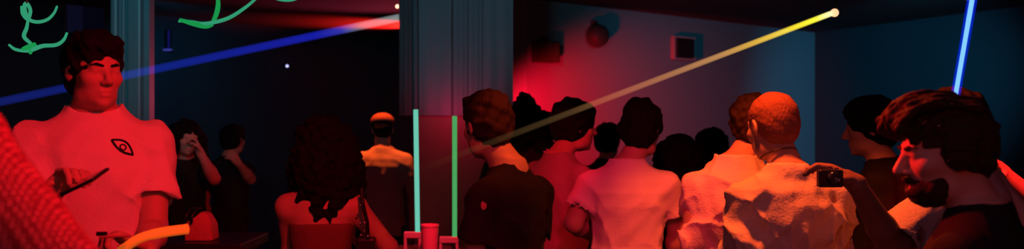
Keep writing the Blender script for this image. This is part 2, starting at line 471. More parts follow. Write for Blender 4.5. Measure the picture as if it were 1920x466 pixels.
def short_hair(vol=.012, top=.0, rough=.005, freq=170, fringe=.035, nape=-.07, side=.0, bulk_back=0.0, sideburn=-.02, name='hair'):
    def go(s, m):
        f = hair_field(s); H = s.hf
        hp = lambda x, y, z: s.hc + s.HR @ (np.array([x, y, z]) * H[2])
        f.ell(H, (0, -.016, .038 + top * .5), (.078 + vol + side, .099 + vol, .084 + vol + top), .01)
        f.ell(H, (0, -.050 - bulk_back, -.01), (.066 + vol + side, .060 + vol + bulk_back * .3, .070 + vol), .025)
        if fringe > .0: f.ell(H, (0, .055, .085 + top), (.060 + vol, .045, .030 + top * .5), .02)
        # clear the face, the ears and the neck
        f.ell(H, (0, .125, -.065 + fringe * .0), (.090, .085, .062 + .062), .012, 's')
        f.ell(H, (0, .085, -.085), (.12, .075, .075), .01, 's')
        for e in (-1, 1): f.ell(H, (e * .098, .012, -.030 + sideburn * .2), (.022, .040, .040), .008, 's')
        f.half(hp(0, 0, nape), s.HR @ np.array([0, .35, -1]), .01)
        nz = sines(s.rng, freq, 7); n2 = sines(s.rng, freq * .4, 5)
        f.ripple(H, lambda x, y, z: -rough * (nz(x, y * .6, z) * 1.6 + 1.4 * n2(x, y, z)))
        link(name, f.mesh('hair', s.base), m, s.root)
    return go

def curly_hair(spread, drop, shift=(0, 0), rough=.010, freq=110, bun=None, name='hair'):
    """hair hanging in curls: spread and drop in metres"""
    def go(s, m):
        f = hair_field(s, .12, .007, drop + .1, .12); H = s.hf
        hp = lambda x, y, z: s.hc + s.HR @ (np.array([x, y, z]) * H[2])
        f.ell(H, (0, -.016, .040), (.094, .112, .096), .01)
        f.ell(H, (0, .135, -.055), (.070, .09, .095), .012, 's')
        for i in range(26):
            a = R(-205 + 230 * (i + .5) / 26 + s.rng.uniform(-8, 8)); r = .085
            st = hp(r * math.cos(a) * .95, r * math.sin(a) - .012, .03 + s.rng.uniform(-.02, .04))
            pts = [st]; L = drop * s.rng.uniform(.75, 1.05); n = 9; ph = s.rng.uniform(0, 6.28)
            out = s.HR @ np.array([math.cos(a), math.sin(a), 0]); out[2] = 0
            for k in range(1, n + 1):
                t = k / n
                q = st + out * spread * math.sin(t * 1.9) + np.array([shift[0] * t, shift[1] * t, -L * t])
                q = q + .017 * np.array([math.sin(ph + 8 * t), math.cos(ph + 8 * t), 0])
                pts.append(q)
            f.chain(pts, [.030 - .017 * (k / n)**2 for k in range(n + 1)], .014)
        f.ell(H, (0, -.07, -.07), (.10 + spread * .5, .055 + spread * .3, drop * .36), .03)
        if bun: f.ell(H, bun[:3], (bun[3],) * 3, .01)
        nz = sines(s.rng, freq, 7); n2 = sines(s.rng, freq * 2.1, 7)
        f.ripple(H, lambda x, y, z: -rough * (nz(x, y, z) * 1.6 + n2(x, y, z)))
        f.ell(H, (0, .13, -.05), (.052, .062, .085), .008, 's')
        link(name, f.mesh('hair', s.base), m, s.root)
    return go

def swept_hair(s, m):
    """longish top swept back from the brow over short sides"""
    f = hair_field(s, .1, .0045); H = s.hf
    hp = lambda x, y, z: s.hc + s.HR @ (np.array([x, y, z]) * H[2])
    f.ell(H, (0, -.018, .036), (.083, .104, .089), .01)
    f.ell(H, (0, -.052, -.012), (.070, .062, .072), .02)
    f.ell(H, (0, .128, -.060), (.092, .085, .118), .01, 's')
    f.ell(H, (0, .085, -.085), (.12, .075, .075), .01, 's')
    f.half(hp(0, 0, -.075), s.HR @ np.array([0, .35, -1]), .01)
    for e in (-1, 1): f.ell(H, (e * .074, -.006, -.002), (.020, .036, .040), .015)
    for i in range(34):
        x = s.rng.uniform(-.062, .062); j = s.rng.uniform(-.01, .01, 3)
        lift = s.rng.uniform(.010, .026)
        pts = [hp(x, .078 + j[0], .070 - abs(x) * .35), hp(x * 1.04, .108 + j[1], .100 + lift * .2 - abs(x) * .4), hp(x * 1.08, .075, .128 + lift * .5 - abs(x) * .4), hp(x * 1.1, .015, .134 + lift * .4 - abs(x) * .4), hp(x * 1.05 + j[2], -.06 - s.rng.uniform(0, .03), .112 - abs(x) * .4)]
        f.chain(smooth_path(pts, 4), [.012 - .004 * k / 16 for k in range(17)], .005)
    nz = sines(s.rng, 230, 7)
    f.ripple(H, lambda x, y, z: -.011 * nz(x * 1.3, y * .25, z))
    link('hair', f.mesh('hair', s.base), m, s.root)

def bowl_hair(s, m):
    short_hair(vol=.020, top=.006, rough=.006, fringe=.05, nape=-.085, side=.006)(s, m)

def beard(s, m):
    f = hair_field(s, .04, .0045); H = s.hf
    f.ell(H, (0, .046, -.082), (.058, .058, .046), .01)
    f.ell(H, (0, .096, -.052), (.026, .012, .009), .01)
    for e in (-1, 1): f.ell(H, (e * .050, .036, -.074), (.010, .026, .026), .015)
    f.ell(H, (0, .11, -.02), (.05, .05, .030), .006, 's')
    f.ell(H, (0, .115, -.070), (.020, .03, .009), .004, 's')
    nz = sines(s.rng, 300, 7); f.ripple(H, lambda x, y, z: -.004 * nz(x, y, z))
    link('beard', f.mesh('beard', s.base), m, s.root)

def flat_cap(m_cap):
    def go(s, m):
        short_hair(vol=.006, rough=.002)(s, m)
        f = hair_field(s, .1, .006); H = s.hf; hp = lambda x, y, z: s.hc + s.HR @ (np.array([x, y, z]) * H[2])
        f.ell(H, (0, -.014, .062), (.094, .116, .070), .01); f.half(hp(0, 0, .045), s.HR @ np.array([0, 0, -1]))
        f.ell(H, (0, .105, .046), (.074, .075, .011), .008)
        link('cap', f.mesh('cap', s.base), m_cap, s.root)
    return go

# ================================================================== SETTING
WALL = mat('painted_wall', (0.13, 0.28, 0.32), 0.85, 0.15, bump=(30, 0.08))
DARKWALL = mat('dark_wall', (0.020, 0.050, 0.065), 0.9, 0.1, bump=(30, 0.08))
CEIL = mat('ceiling_paint', (0.09, 0.10, 0.11), 0.9, 0.1, bump=(25, 0.1))
FLOORM = mat('dark_floor', (0.05, 0.05, 0.055), 0.5, 0.4, mottled=0.2)
HC = 2.62
plan = {'A': (-5.5, -1.5), 'B': (-5.5, 5.0), 'B2': (-5.0, 5.25), 'C': (-1.0, 10.55), 'D': (0.0, 6.7), 'E': (3.3, 9.3), 'E2': (5.6, 4.6), 'G': (5.6, -1.5)}
def wall(name, a, b, m, th=0.12):
    a = Vector(plan[a]); b = Vector(plan[b]); t = (b - a).normalized(); n = Vector((-t.y, t.x)) * th   # outside
    bm = bmesh.new(); q = [a, b, b + n, a + n]
    lo = [bm.verts.new((*v, -.02)) for v in q]; hi = [bm.verts.new((*v, HC + .02)) for v in q]
    bm.faces.new(lo[::-1]); bm.faces.new(hi)
    for i in range(4): bm.faces.new((lo[i], lo[(i + 1) % 4], hi[(i + 1) % 4], hi[i]))
    bmesh.ops.recalc_face_normals(bm, faces=bm.faces)
    return struct(name, bm, m)
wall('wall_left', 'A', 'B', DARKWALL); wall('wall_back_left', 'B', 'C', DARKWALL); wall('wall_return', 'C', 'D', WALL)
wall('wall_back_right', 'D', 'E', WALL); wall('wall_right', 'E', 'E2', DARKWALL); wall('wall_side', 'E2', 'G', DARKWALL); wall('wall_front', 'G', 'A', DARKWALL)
struct('floor', box(bmesh.new(), -5.7, 5.8, -1.7, 10.8, -.1, 0), FLOORM)
struct('ceiling', box(bmesh.new(), -5.7, 5.8, -1.7, 10.8, HC, HC + .1), CEIL)
struct('floor_platform', box(bmesh.new(), -2.4, -0.6, 1.0, 3.06, 0, .15, .01), DARKWALL)

# big column: clad in upright panels above, narrower dark base below
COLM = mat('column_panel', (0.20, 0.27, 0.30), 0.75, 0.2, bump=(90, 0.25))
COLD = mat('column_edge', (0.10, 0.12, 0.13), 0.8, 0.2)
COLB = mat('column_base', (0.32, 0.15, 0.15), 0.7, 0.25, mottled=0.15)
cx0, cx1, cy = P(748, 0, 5.2)[0], P(962, 0, 5.2)[0], 5.2
zc = P(0, 216, 5.2)[2]
bm = box(bmesh.new(), cx0 + .085, cx1 - .02, cy + .06, cy + .46, 0, zc)
col = struct('column', bm, COLB)
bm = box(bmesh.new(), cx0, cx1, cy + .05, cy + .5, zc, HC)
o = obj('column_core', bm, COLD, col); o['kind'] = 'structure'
def panel(x0, x1, ribs, m, dz=0):
    bm = bmesh.new(); n = 60; z0, z1 = zc - .0 + dz, HC
    xs = [x0 + (x1 - x0) * i / n for i in range(n + 1)]
    ys = [cy + .012 + .004 * math.cos(ribs * 2 * math.pi * i / n) + .0006 * math.cos(3 * i) for i in range(n + 1)]
    top = [bm.verts.new((x, y, z1)) for x, y in zip(xs, ys)]; bot = [bm.verts.new((x, y, z0)) for x, y in zip(xs, ys)]
    tb = [bm.verts.new((x, cy + .05, z1)) for x in xs]; bb = [bm.verts.new((x, cy + .05, z0)) for x in xs]
    for i in range(n):
        bm.faces.new((bot[i], bot[i + 1], top[i + 1], top[i])); bm.faces.new((bb[i], bb[i + 1], bot[i + 1], bot[i])); bm.faces.new((top[i], top[i + 1], tb[i + 1], tb[i]))
    bm.faces.new((bot[0], top[0], tb[0], bb[0])); bm.faces.new((bot[-1], bb[-1], tb[-1], top[-1]))
    return obj('column_panel', bm, m, col, smooth=False)
ppx = lambda p: P(p, 0, 5.2)[0]
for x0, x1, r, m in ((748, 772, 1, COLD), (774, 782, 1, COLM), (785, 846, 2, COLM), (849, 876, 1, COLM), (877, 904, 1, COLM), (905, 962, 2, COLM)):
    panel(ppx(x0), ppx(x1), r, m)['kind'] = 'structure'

# slimmer ribbed pillar behind the man at the left
PIL = mat('pillar_metal', (0.10, 0.30, 0.36), 0.5, 0.4, metal=.2)
px0, px1 = P(205, 0, 5.0)[0], P(276, 0, 5.0)[0]
bm = bmesh.new(); box(bm, px0, px1, 5.03, 5.10, 0, HC)
pil = struct('pillar', bm, PIL)
for a, b, y in ((206, 219, 5.0), (226, 232, 5.01), (240, 266, 4.98)):
    o = obj('pillar_rib', box(bmesh.new(), P(a, 0, 5)[0], P(b, 0, 5)[0], y, 5.035, 0, HC, .012), PIL, pil); o['kind'] = 'structure'

# wall things on the right-hand back wall
wd = Vector((plan['E'][0] - plan['D'][0], plan['E'][1] - plan['D'][1])).normalized(); wn = Vector((wd.y, -wd.x))   # into the room
def on_wall(px, py):
    k = (px - 960) / F; D = Vector(plan['D']); t = (k * D.y - D.x) / (wd.x - k * wd.y); q = D + wd * t
    return q, P(px, py, q.y)[2]
def wall_box(name, px, py, w, h, dep, m, label, cat, parts=()):
    q, z = on_wall(px, py); r = thing(name, label, cat, (q.x, q.y, z)); r.rotation_euler.z = math.atan2(wd.y, wd.x)
    o = obj('housing', box(bmesh.new(), -w / 2, w / 2, -dep, -.002, -h / 2, h / 2, .008), m, r)
    return r
BROWN = mat('speaker_brown', (0.035, 0.03, 0.022), .8); DGREY = mat('dark_grey', (.04, .04, .045), .6); TEAL = mat('teal_frame', (.24, .36, .38), .5)
s1 = wall_box('wall_speaker', 1014, 98, .21, .17, .12, BROWN, 'small square brown loudspeaker on the red-lit wall beside the column', 'speaker')
obj('grille', box(bmesh.new(), -.09, .09, -.128, -.119, -.07, .07, .004), mat('grille_cloth', (.05, .045, .03), .95, bump=(300, .5)), s1)
obj('bracket', box(bmesh.new(), -.03, .03, -.06, 0, .08, .12), DGREY, s1)
q, z = on_wall(1110, 68); r = thing('wall_lamp', 'dark round lamp housing high on the wall between two boxes', 'lamp', (q.x, q.y, z)); r.rotation_euler.z = math.atan2(wd.y, wd.x)
bm = lathe(bmesh.new(), [(.05, 0), (.085, .02), (.10, .07), (.085, .12), (.05, .14)]); bmesh.ops.rotate(bm, verts=bm.verts, matrix=Matrix.Rotation(R(90), 3, 'X'))
obj('housing', bm, DGREY, r, smooth=True)
obj('bracket', box(bmesh.new(), -.02, .02, -.05, 0, .07, .13), DGREY, r)
s2 = wall_box('wall_screen', 1277, 91, .25, .17, .06, PLASTIC, 'dark rectangular screen in a pale teal frame on the wall', 'screen')
bm = bmesh.new()
for a in ((-.15, .15, .092, .108), (-.15, .15, -.108, -.092), (-.15, -.132, -.092, .092), (.132, .15, -.092, .092)): box(bm, a[0], a[1], -.05, -.003, a[2], a[3], .003)
obj('frame', bm, TEAL, s2, 'pale teal frame')

# dim blue screens and small lamps on the left-hand back wall
bd = Vector((plan['C'][0] - plan['B'][0], plan['C'][1] - plan['B'][1])).normalized()
def on_left(px, py):
    k = (px - 960) / F; D = Vector(plan['B']); t = (k * D.y - D.x) / (bd.x - k * bd.y); q = D + bd * t
    return q, P(px, py, q.y)[2]
def left_thing(name, px, py, label, cat, group=None):
    q, z = on_left(px, py); r = thing(name, label, cat, (q.x, q.y, z), group); r.rotation_euler.z = math.atan2(bd.y, bd.x); return r, q.y
for px, py, w, h, st, lab in ((136, 36, 22, 52, .012, 'brighter of two dim blue wall screens behind the man in the red tee'), (171, 31, 30, 50, .005, 'fainter wide blue wall screen beside the ribbed pillar')):
    r, d = left_thing('wall_screen', px, py, lab, 'screen'); w, h = w / F * d * 1.3, h / F * d
    obj('housing', box(bmesh.new(), -w / 2 - .02, w / 2 + .02, -.04, -.002, -h / 2 - .02, h / 2 + .02, .006), PLASTIC, r)
    obj('display', box(bmesh.new(), -w / 2, w / 2, -.045, -.038, -h / 2, h / 2), emit('screen_blue', (.25, .25, 1), st), r)
r, d = left_thing('wall_lamp', 311, 78, 'thin upright blue lamp with a bright foot beside the ribbed pillar', 'lamp')
obj('tube', tube(bmesh.new(), [(0, -.05, -.07), (0, -.05, .10)], .008), emit('lamp_blue', (.06, .06, 1), .10), r)
obj('foot', box(bmesh.new(), -.032, .026, -.07, -.001, -.084, -.070, .004), emit('lamp_blue_foot', (.12, .14, 1), .30), r)
obj('backplate', box(bmesh.new(), -.015, .015, -.045, -.001, -.07, .11), PLASTIC, r)
for px, py, c, st, lab, rr in ((533, 124, (.5, .5, 1), 2.2, 'tiny white-violet lamp alone on the dark wall', .013),):
    r, d = left_thing('wall_lamp', px, py, lab, 'lamp')
    bm = bmesh.new(); bmesh.ops.create_uvsphere(bm, u_segments=12, v_segments=8, radius=rr); bmesh.ops.translate(bm, verts=bm.verts, vec=(0, -.05, 0))
    obj('bulb', bm, emit('bulb_violet', c, st), r, smooth=True); obj('mount', tube(bmesh.new(), [(0, -.04, 0), (0, -.001, 0)], .015), PLASTIC, r)
q = P(744, 12, 5.35); r = thing('spot_bulb', 'tiny orange-white bulb fixed to the top edge of the column', 'lamp', (cx0, q[1], q[2]))
bm = bmesh.new(); bmesh.ops.create_uvsphere(bm, u_segments=12, v_segments=8, radius=.013); bmesh.ops.translate(bm, verts=bm.verts, vec=(-.03, 0, 0))
obj('bulb', bm, emit('bulb_orange', (1, .5, .3), 2.5), r, smooth=True); obj('mount', tube(bmesh.new(), [(-.025, 0, 0), (-.001, 0, 0)], .008), PLASTIC, r)

# ================================================================== LIGHT BEAMS, TUBES, SQUIGGLES
def beam(name, a, b, rad, m, label, r2=None):
    a, b = Vector(a), Vector(b); L = (b - a).length
    bm = bmesh.new(); tube(bm, [(0, 0, L * k / 8) for k in range(9)], [rad + ((r2 or rad) - rad) * k / 8 for k in range(9)], 14)
    o = obj(name, bm, m); o.location = a; o.rotation_mode = 'QUATERNION'; o.rotation_quaternion = (b - a).to_track_quat('Z', 'Y')
    return tag(o, label, 'light beam')
beam('laser_beam', P(-30, 197, 3.5), P(750, 33, 5.3), .019,
     beam_mat('blue_beam', [(0, (.004, .01, .12)), (.45, (.004, .008, .19)), (.72, (.005, .008, .25)), (.80, (.02, .02, .26)), (.86, (.10, .11, .13)), (1, (.13, .15, .15))]),
     'long blue light beam crossing the dark wall, turning grey near the column', .026)
ysrc = P(1559, 25, 4.4)
beam('laser_beam', P(775, 322, 2.6), ysrc, .011,
     beam_mat('yellow_beam', [(0, (0, 0, 0)), (.06, (.012, .006, .002)), (.26, (.07, .04, .015)), (.38, (.25, .09, .03)), (.62, (.42, .20, .06)), (.76, (.62, .38, .015)), (.94, (.75, .70, .03)), (1, (.9, .8, .4))]),
     'yellow light beam slanting down from a bulb, fading over the heads', .015)
r = thing('ceiling_bulb', 'small orange-white bulb at the top end of the yellow beam', 'lamp', (*ysrc[:2], ysrc[2]))
bm = bmesh.new(); bmesh.ops.create_uvsphere(bm, u_segments=14, v_segments=10, radius=.021); bmesh.ops.translate(bm, verts=bm.verts, vec=(.016, 0, .003))
obj('bulb', bm, emit('bulb_amber', (1, .50, .25), 1.5), r, smooth=True)
obj('stem', tube(bmesh.new(), [(.03, .012, .022), (.03, .012, HC - ysrc[2])], .005), PLASTIC, r)

# hanging blue tube
a, b = P(1792, 176, 2.5), P(1823, -2, 2.5)
r = thing('hanging_tube_light', 'slanted blue tube light hanging above the man in profile', 'lamp', a)
A, B = Vector((0, 0, 0)), Vector(b - a)
obj('core', tube(bmesh.new(), [A + (B - A) * t for t in (.0, .35, .6, .8, 1)], [.0062, .0062, .0062, .0066, .0066], 10), emit('core_blue', (.16, .42, 1), 1.5), r)
obj('sleeve', tube(bmesh.new(), [A - (B - A) * .02, A, B], [.008, .0125, .0135], 12), tube_glow('sleeve_blue', (.0, .015, .75), .28), r)
bm = lathe(bmesh.new(), [(.018, 0), (.026, .02), (.022, .06), (.012, .09)], 16, tuple(B)); obj('lamp_head', bm, emit('head_blue', (.45, .6, 1), 1.6), r, smooth=True)
obj('cord', tube(bmesh.new(), [B + Vector((0, 0, .09)), Vector((B.x, 0, HC - a[2]))], .004), PLASTIC, r)

# green squiggles of light, built as glowing strands on hanging cords
SQUIG = emit('squiggle_green', (.05, .50, .26), .62); SQUIG2 = emit('squiggle_deep_green', (.015, .46, .11), .62)
def squiggly(label, strands, d, hang):
    r = thing('hanging_squiggle_cord', label, 'neon light', P(*hang, d))
    base = np.array(r.location)
    for pts, rad, m in strands:
        q = smooth_path([P(x, y, d + dz) - base for x, y, dz in pts], 7); n = len(q)
        obj('squiggle_strand', tube(bmesh.new(), q, [rad * (.55 + .45 * math.sin(math.pi * (k + .6) / (n + .2))) for k in range(n)], 8), m, r, smooth=True)
    h = base; obj('cord', tube(bmesh.new(), [(0, 0, 0), (0, .0, HC - h[2])], .003), PLASTIC, r)
squiggly('looped pale green neon light hanging over the head of the tall man', [
    ([(40, 12, 0), (42, 26, .02), (52, 36, .04), (57, 20, .06), (50, 6, .04), (46, 14, .0), (52, 34, -.02), (68, 41, -.04), (88, 37, -.02), (101, 25, 0), (107, 12, .02)], .0065, SQUIG),
    ([(53, 34, 0), (50, 52, .02), (45, 68, .03), (56, 80, .02), (66, 90, 0)], .0065, SQUIG),
    ([(17, 84, .05), (28, 92, .04), (45, 95, .02), (60, 93, 0), (80, 86, -.02), (105, 84, -.04), (119, 75, -.05), (126, 61, -.05)], .0070, SQUIG),
    ([(42, 92, 0), (54, 88, .0), (66, 82, .02)], .009, SQUIG2), ([(56, 101, 0), (60, 92, 0), (68, 84, .0)], .007, SQUIG2)], 2.95, (50, 6))
squiggly('brighter green neon light hooked upward, beyond the ribbed pillar', [
    ([(335, 40, .03), (355, 40, .02), (378, 44, .0), (400, 42, -.02), (430, 33, -.05), (460, 14, -.06), (484, -6, -.06)], .0065, SQUIG),
    ([(337, 37, .0), (362, 44, 0), (385, 49, 0), (399, 46, 0)], .0095, SQUIG2),
    ([(396, 47, .02), (405, 28, .03), (409, 10, .03), (408, -8, .03)], .0085, SQUIG2)], 2.9, (408, -6))
squiggly('short sliver of green neon light just under the ceiling', [([(508, -6, 0), (525, -1, 0), (545, 0, .02), (562, -4, .02)], .006, SQUIG)], 2.9, (510, -6))

# bar table with two upright tubes and a cup, in front of the column
dT = 4.75; zt = P(0, 472, dT)[2]
tx0, tx1 = P(735, 0, dT)[0], P(872, 0, dT)[0]
TABLE = mat('table_lacquer', (.10, .05, .05), .35, .5)
r = thing('bar_table', 'high bar table by the column holding two upright light tubes', 'table', ((tx0 + tx1) / 2, dT + .1, 0))
hw = (tx1 - tx0) / 2
obj('tabletop', box(bmesh.new(), -hw, hw, -.2, .2, zt - .03, zt, .006), TABLE, r)
obj('post', tube(bmesh.new(), [(0, 0, .03), (0, 0, zt - .03)], .035, 16), PLASTIC, r)
obj('foot', lathe(bmesh.new(), [(.22, 0), (.22, .012), (.06, .03)], 28), PLASTIC, r)
STAND = mat('stand_metal', (.55, .42, .40), .5, .4)
for (xt, yt, xb, yb, m, lab) in ((779.5, 205, 783, 434, emit('tube_mint', (.20, .78, .58), .72), 'paler mint upright light tube on the bar table'), (852.5, 217, 852.5, 443, emit('tube_green', (.10, .55, .16), .66), 'greener upright light tube on the bar table, next to the man in black')):
    bpos = P(xb, 0, dT); r = thing('upright_light_tube', lab, 'lamp', (bpos[0], dT, zt))
    zb, zh = P(0, yb, dT)[2] - zt, P(0, yt, dT)[2] - zt; dx = P(xt, 0, dT)[0] - bpos[0]
    obj('tube', tube(bmesh.new(), [(0, 0, zb), (dx, 0, zh)], .0135, 14), m, r, smooth=True)
    bm = bmesh.new(); s_ = -1 if xb < 800 else 1
    x0, x1 = (-.075, .022) if s_ < 0 else (-.085, .022)
    box(bm, x0, x1, -.02, .02, zb - .034, zb + .001, .005)
    obj('clamp', bm, STAND, r)
    for q in (x0, x1 - .016): obj('leg', box(bmesh.new(), q, q + .016, -.018, .018, 0, zb - .033, .003), STAND, r)
cb = P(806, 0, dT - .12); r = thing('drinking_cup', 'pink plastic cup on the bar table between two light tubes', 'cup', (cb[0], cb[1], zt))
ch = P(0, 420, dT - .12)[2] - zt
CUP = mat('pink_plastic', (.85, .32, .40), .45, .4)
bm = lathe(bmesh.new(), [(.036, 0), (.040, .01), (.0475, ch * .93), (.0495, ch * .94), (.0495, ch), (.046, ch), (.040, ch * .4), (.034, .012)], 28)
obj('wall', bm, CUP, r, smooth=False)

# black counter with a red bag
dK = 3.35; zk = P(0, 449, dK)[2]
kx0, kx1 = P(300, 0, dK)[0], P(470, 0, dK)[0]
r = thing('bar_counter', 'black counter behind the man in the red tee, red bag on top', 'counter', ((kx0 + kx1) / 2, dK + .05, 0))
w = (kx1 - kx0) / 2
obj('countertop', box(bmesh.new(), -w, w, -.16, .2, zk - .04, zk, .006), PLASTIC, r)
obj('front_panel', box(bmesh.new(), -w + .03, w - .03, -.12, .16, 0, zk - .04), PLASTIC, r)
REDBAG = mat('red_leather', (.62, .20, .20), .5, .35, bump=(60, .3))
bp = P(376, 0, dK); r = thing('hand_bag', 'small red bag with dark straps on the black counter', 'bag', (bp[0], dK, zk))
u = 1 / F * dK; bm = bmesh.new()
prof = [(-23, 0), (29, 0), (26, 30), (18, 50), (4, 54), (-12, 38), (-22, 34)]
fr = [bm.verts.new((x * u, -.045 + .02 * (z > 40), z * u)) for x, z in prof]; bk = [bm.verts.new((x * u, .045 - .02 * (z > 40), z * u)) for x, z in prof]
bm.faces.new(fr); bm.faces.new(bk[::-1])
for i in range(len(fr)): bm.faces.new((fr[i], bk[i], bk[(i + 1) % len(fr)], fr[(i + 1) % len(fr)]))
bmesh.ops.bevel(bm, geom=bm.edges[:], offset=.008, segments=3, affect='EDGES', profile=.5)
obj('bag_body', bm, REDBAG, r, smooth=True)
for x in (-19, -8): obj('strap', tube(bmesh.new(), [(x * u, -.052, 34 * u), ((x + 2) * u, -.056, 48 * u), ((x + 5) * u, -.02, 60 * u), ((x + 5) * u, .02, 58 * u), ((x + 3) * u, .05, 40 * u)], .0055), PLASTIC, r, smooth=True)

# ================================================================== PEOPLE
# tall man at the left, red-lit white tee with an eye print, phone in one hand and glow stick in the other
dj = Person('tall man in red-lit tee with eye print, holding phone and glow stick', (178, 134), 2.7, hyaw=-132, hpitch=4, yaw=-152, hs=.95, floor=.15, vox=.0055, seed=3,
            top=WHITE_TEE, fold=.009, sleeve=.66, loose=.024, skin=SKIN, width=1.0, off=(.0, 0, -.025),
            arms={1: dict(el=P(62, 452, 2.52), wr=P(92, 368, 2.36), fd=(.16, -.05, .17), pn=(.75, -.45, -.45), curl=.75),
                  -1: dict(el=P(288, 432, 2.72), wr=P(272, 470, 2.50), fd=(-.45, -.35, .40), pn=(-.3, -.5, -.75), curl=.9)},
            hair=short_hair(vol=.011, top=.004, rough=.007, freq=210, fringe=.03), hairm=HAIR_BLACK)
brows(dj, HAIR_BLACK)
# the eye print: laid on the cloth
me = dj.shirt_o.data; bv = BVHTree.FromPolygons([v.co + Vector(dj.base) for v in me.vertices], [tuple(p.vertices) for p in me.polygons])
def on_cloth(px, py):
    q = P(px, py, 1.0); o_ = Vector((0, 0, CAM_Z)); dr = (Vector(q) - o_).normalized(); h = bv.ray_cast(o_, dr)
    return (h[0] + h[1] * .001 - Vector(dj.base)) if h[0] else None
def print_line(name, pts, rad):
    q = [on_cloth(*p) for p in pts]; q = [p for p in q if p is not None]
    if len(q) > 2: return obj(name, tube(bmesh.new(), q, rad, 6), PRINT, dj.root)
def eye(t, s):   # along the eye's axis, s = height
    ax, ay, bx, by = 209, 262, 249, 290
    return (ax + (bx - ax) * t + s * .57 , ay + (by - ay) * t - s * .82)
print_line('eye_print', [eye(t / 14, 12 * math.sin(math.pi * t / 14)) for t in range(15)], .0034)
print_line('eye_print', [eye(t / 14, -7 * math.sin(math.pi * t / 14)) for t in range(15)], .0040)
print_line('eye_print', [eye(.52 + .12 * math.cos(a / 12 * 6.283), 1 + 5.0 * math.sin(a / 12 * 6.283)) for a in range(13)], .0025)
# phone in the raised hand
pc = P(152, 344, 2.215); ph = thing('mobile_phone', 'thin black phone held out by the tall man', 'phone', pc)
v = Vector(P(190, 325, 2.22) - P(115, 361, 2.27)); L = v.length; bm = box(bmesh.new(), -L / 2, L / 2, -.034, .034, -.004, .004, .003)
x = v.normalized(); yv = Vector((.1, .92, .36)); yv = (yv - x * yv.dot(x)).normalized(); zv = x.cross(yv)
Mx = Matrix((x, yv, zv)).transposed()
bmesh.ops.rotate(bm, verts=bm.verts, matrix=Mx); obj('case', bm, PLASTIC, ph)
bm = box(bmesh.new(), -L / 2 + .006, L / 2 - .006, -.030, .030, .0042, .0052); bmesh.ops.rotate(bm, verts=bm.verts, matrix=Mx); obj('display', bm, LENS, ph)
# glow stick and straw
gc = P(236, 458, 2.38)
g = thing('glow_stick', 'bright orange glow stick held low by the tall man', 'glow stick', gc)
pts = [Vector(P(226, 470, 2.37) - gc), Vector(P(262, 446, 2.37) - gc), Vector(P(305, 435, 2.40) - gc), Vector(P(348, 429, 2.44) - gc)]
gm = mat('orange_plastic', (.9, .30, .05), .4, .4); gm.node_tree.nodes['Principled BSDF'].inputs['Emission Color'].default_value = (1, .16, .015, 1); gm.node_tree.nodes['Principled BSDF'].inputs['Emission Strength'].default_value = .45
obj('tube', tube(bmesh.new(), smooth_path(pts, 5), [.013] * 8 + [.0145] * 8, 14), gm, g, smooth=True)
obj('end_cap', tube(bmesh.new(), [pts[-1], pts[-1] + (pts[-1] - pts[-2]).normalized() * .006], .0147, 14), gm, g)
sc_ = P(215, 440, 2.33)
st = thing('drink_stirrer', 'thin red stick with black tip beside the glow stick', 'stick', sc_)
a_, b_ = Vector(P(186, 443, 2.33) - sc_), Vector(P(246, 441, 2.33) - sc_)
obj('shaft', tube(bmesh.new(), [a_, b_], .0042), mat('red_plastic', (.6, .25, .25), .4), st); obj('tip', tube(bmesh.new(), [a_ + Vector((-.006, 0, .008)), a_ + Vector((.02, 0, .008))], .006), PLASTIC, st)

# cropped person in the red mesh sleeve at the left edge: only the arm reaches into the frame
DOT = mat('dotted_knit', (.62, .22, .22), .9, .1)
nt = DOT.node_tree; bs = nt.nodes['Principled BSDF']; tc = nt.nodes.new('ShaderNodeTexCoord'); vo = nt.nodes.new('ShaderNodeTexVoronoi'); vo.inputs['Scale'].default_value = 130; vo.inputs['Randomness'].default_value = .12
cr = nt.nodes.new('ShaderNodeValToRGB'); cr.color_ramp.elements[0].position = .22; cr.color_ramp.elements[0].color = (.70, .28, .28, 1); cr.color_ramp.elements[1].position = .42; cr.color_ramp.elements[1].color = (.16, .04, .05, 1)
nt.links.new(tc.outputs['Object'], vo.inputs['Vector']); nt.links.new(vo.outputs['Distance'], cr.inputs[0]); nt.links.new(cr.outputs[0], bs.inputs['Base Color'])
dE = 1.42
el_ = Person('person cropped at the frame edge, elbow out in a dotted knit sleeve', (-168, -28), dE, hyaw=-40, yaw=-20, floor=.15, hs=1.0, vox=.009, seed=8, top=DOT, sleeve=1.9, loose=.03, fold=.004, part_name='sweater',
       arms={1: dict(el=P(150, 575, 1.30), wr=P(-40, 700, 1.22)), -1: {}}, hair=short_hair(vol=.012), hairm=HAIR_BROWN)

# woman with long curly hair, back to us
wb = Person('woman with long dark curly hair and bare arms, back to us', (606, 277), 3.4, hyaw=25, hpitch=6, yaw=4, hs=.96, vox=.006, seed=11, top=RED_TOP, strap=True, tee_len=.98, loose=.008, fold=.002, part_name='crop_top',
            width=.78, shrug=.01, skin=SKIN, trousers=BLACK,
            arms={-1: dict(el=P(546, 465, 3.42), wr=P(560, 540, 3.52)), 1: dict(el=P(728, 462, 3.42), wr=P(715, 550, 3.5))},
            hair=curly_hair(.035, .34, shift=(.03, .0)), hairm=HAIR_BLACK)
bgp = P(690, 448, 3.28); r = thing('shoulder_bag', 'small black studded bag hanging beside the curly-haired woman', 'bag', (bgp[0], bgp[1], bgp[2]))
STUD = mat('stud_metal', (.9, .9, .95), .15, .6, metal=1)
bm = box(bmesh.new(), -.045, .03, -.03, .03, -.13, .01, .012); obj('pouch', bm, PLASTIC, r)
top = Vector(P(678, 352, 3.26) - bgp)
obj('strap', tube(bmesh.new(), [(0, 0, .005), Vector(P(688, 415, 3.26) - bgp), Vector(P(680, 382, 3.25) - bgp), top], .008), PLASTIC, r)
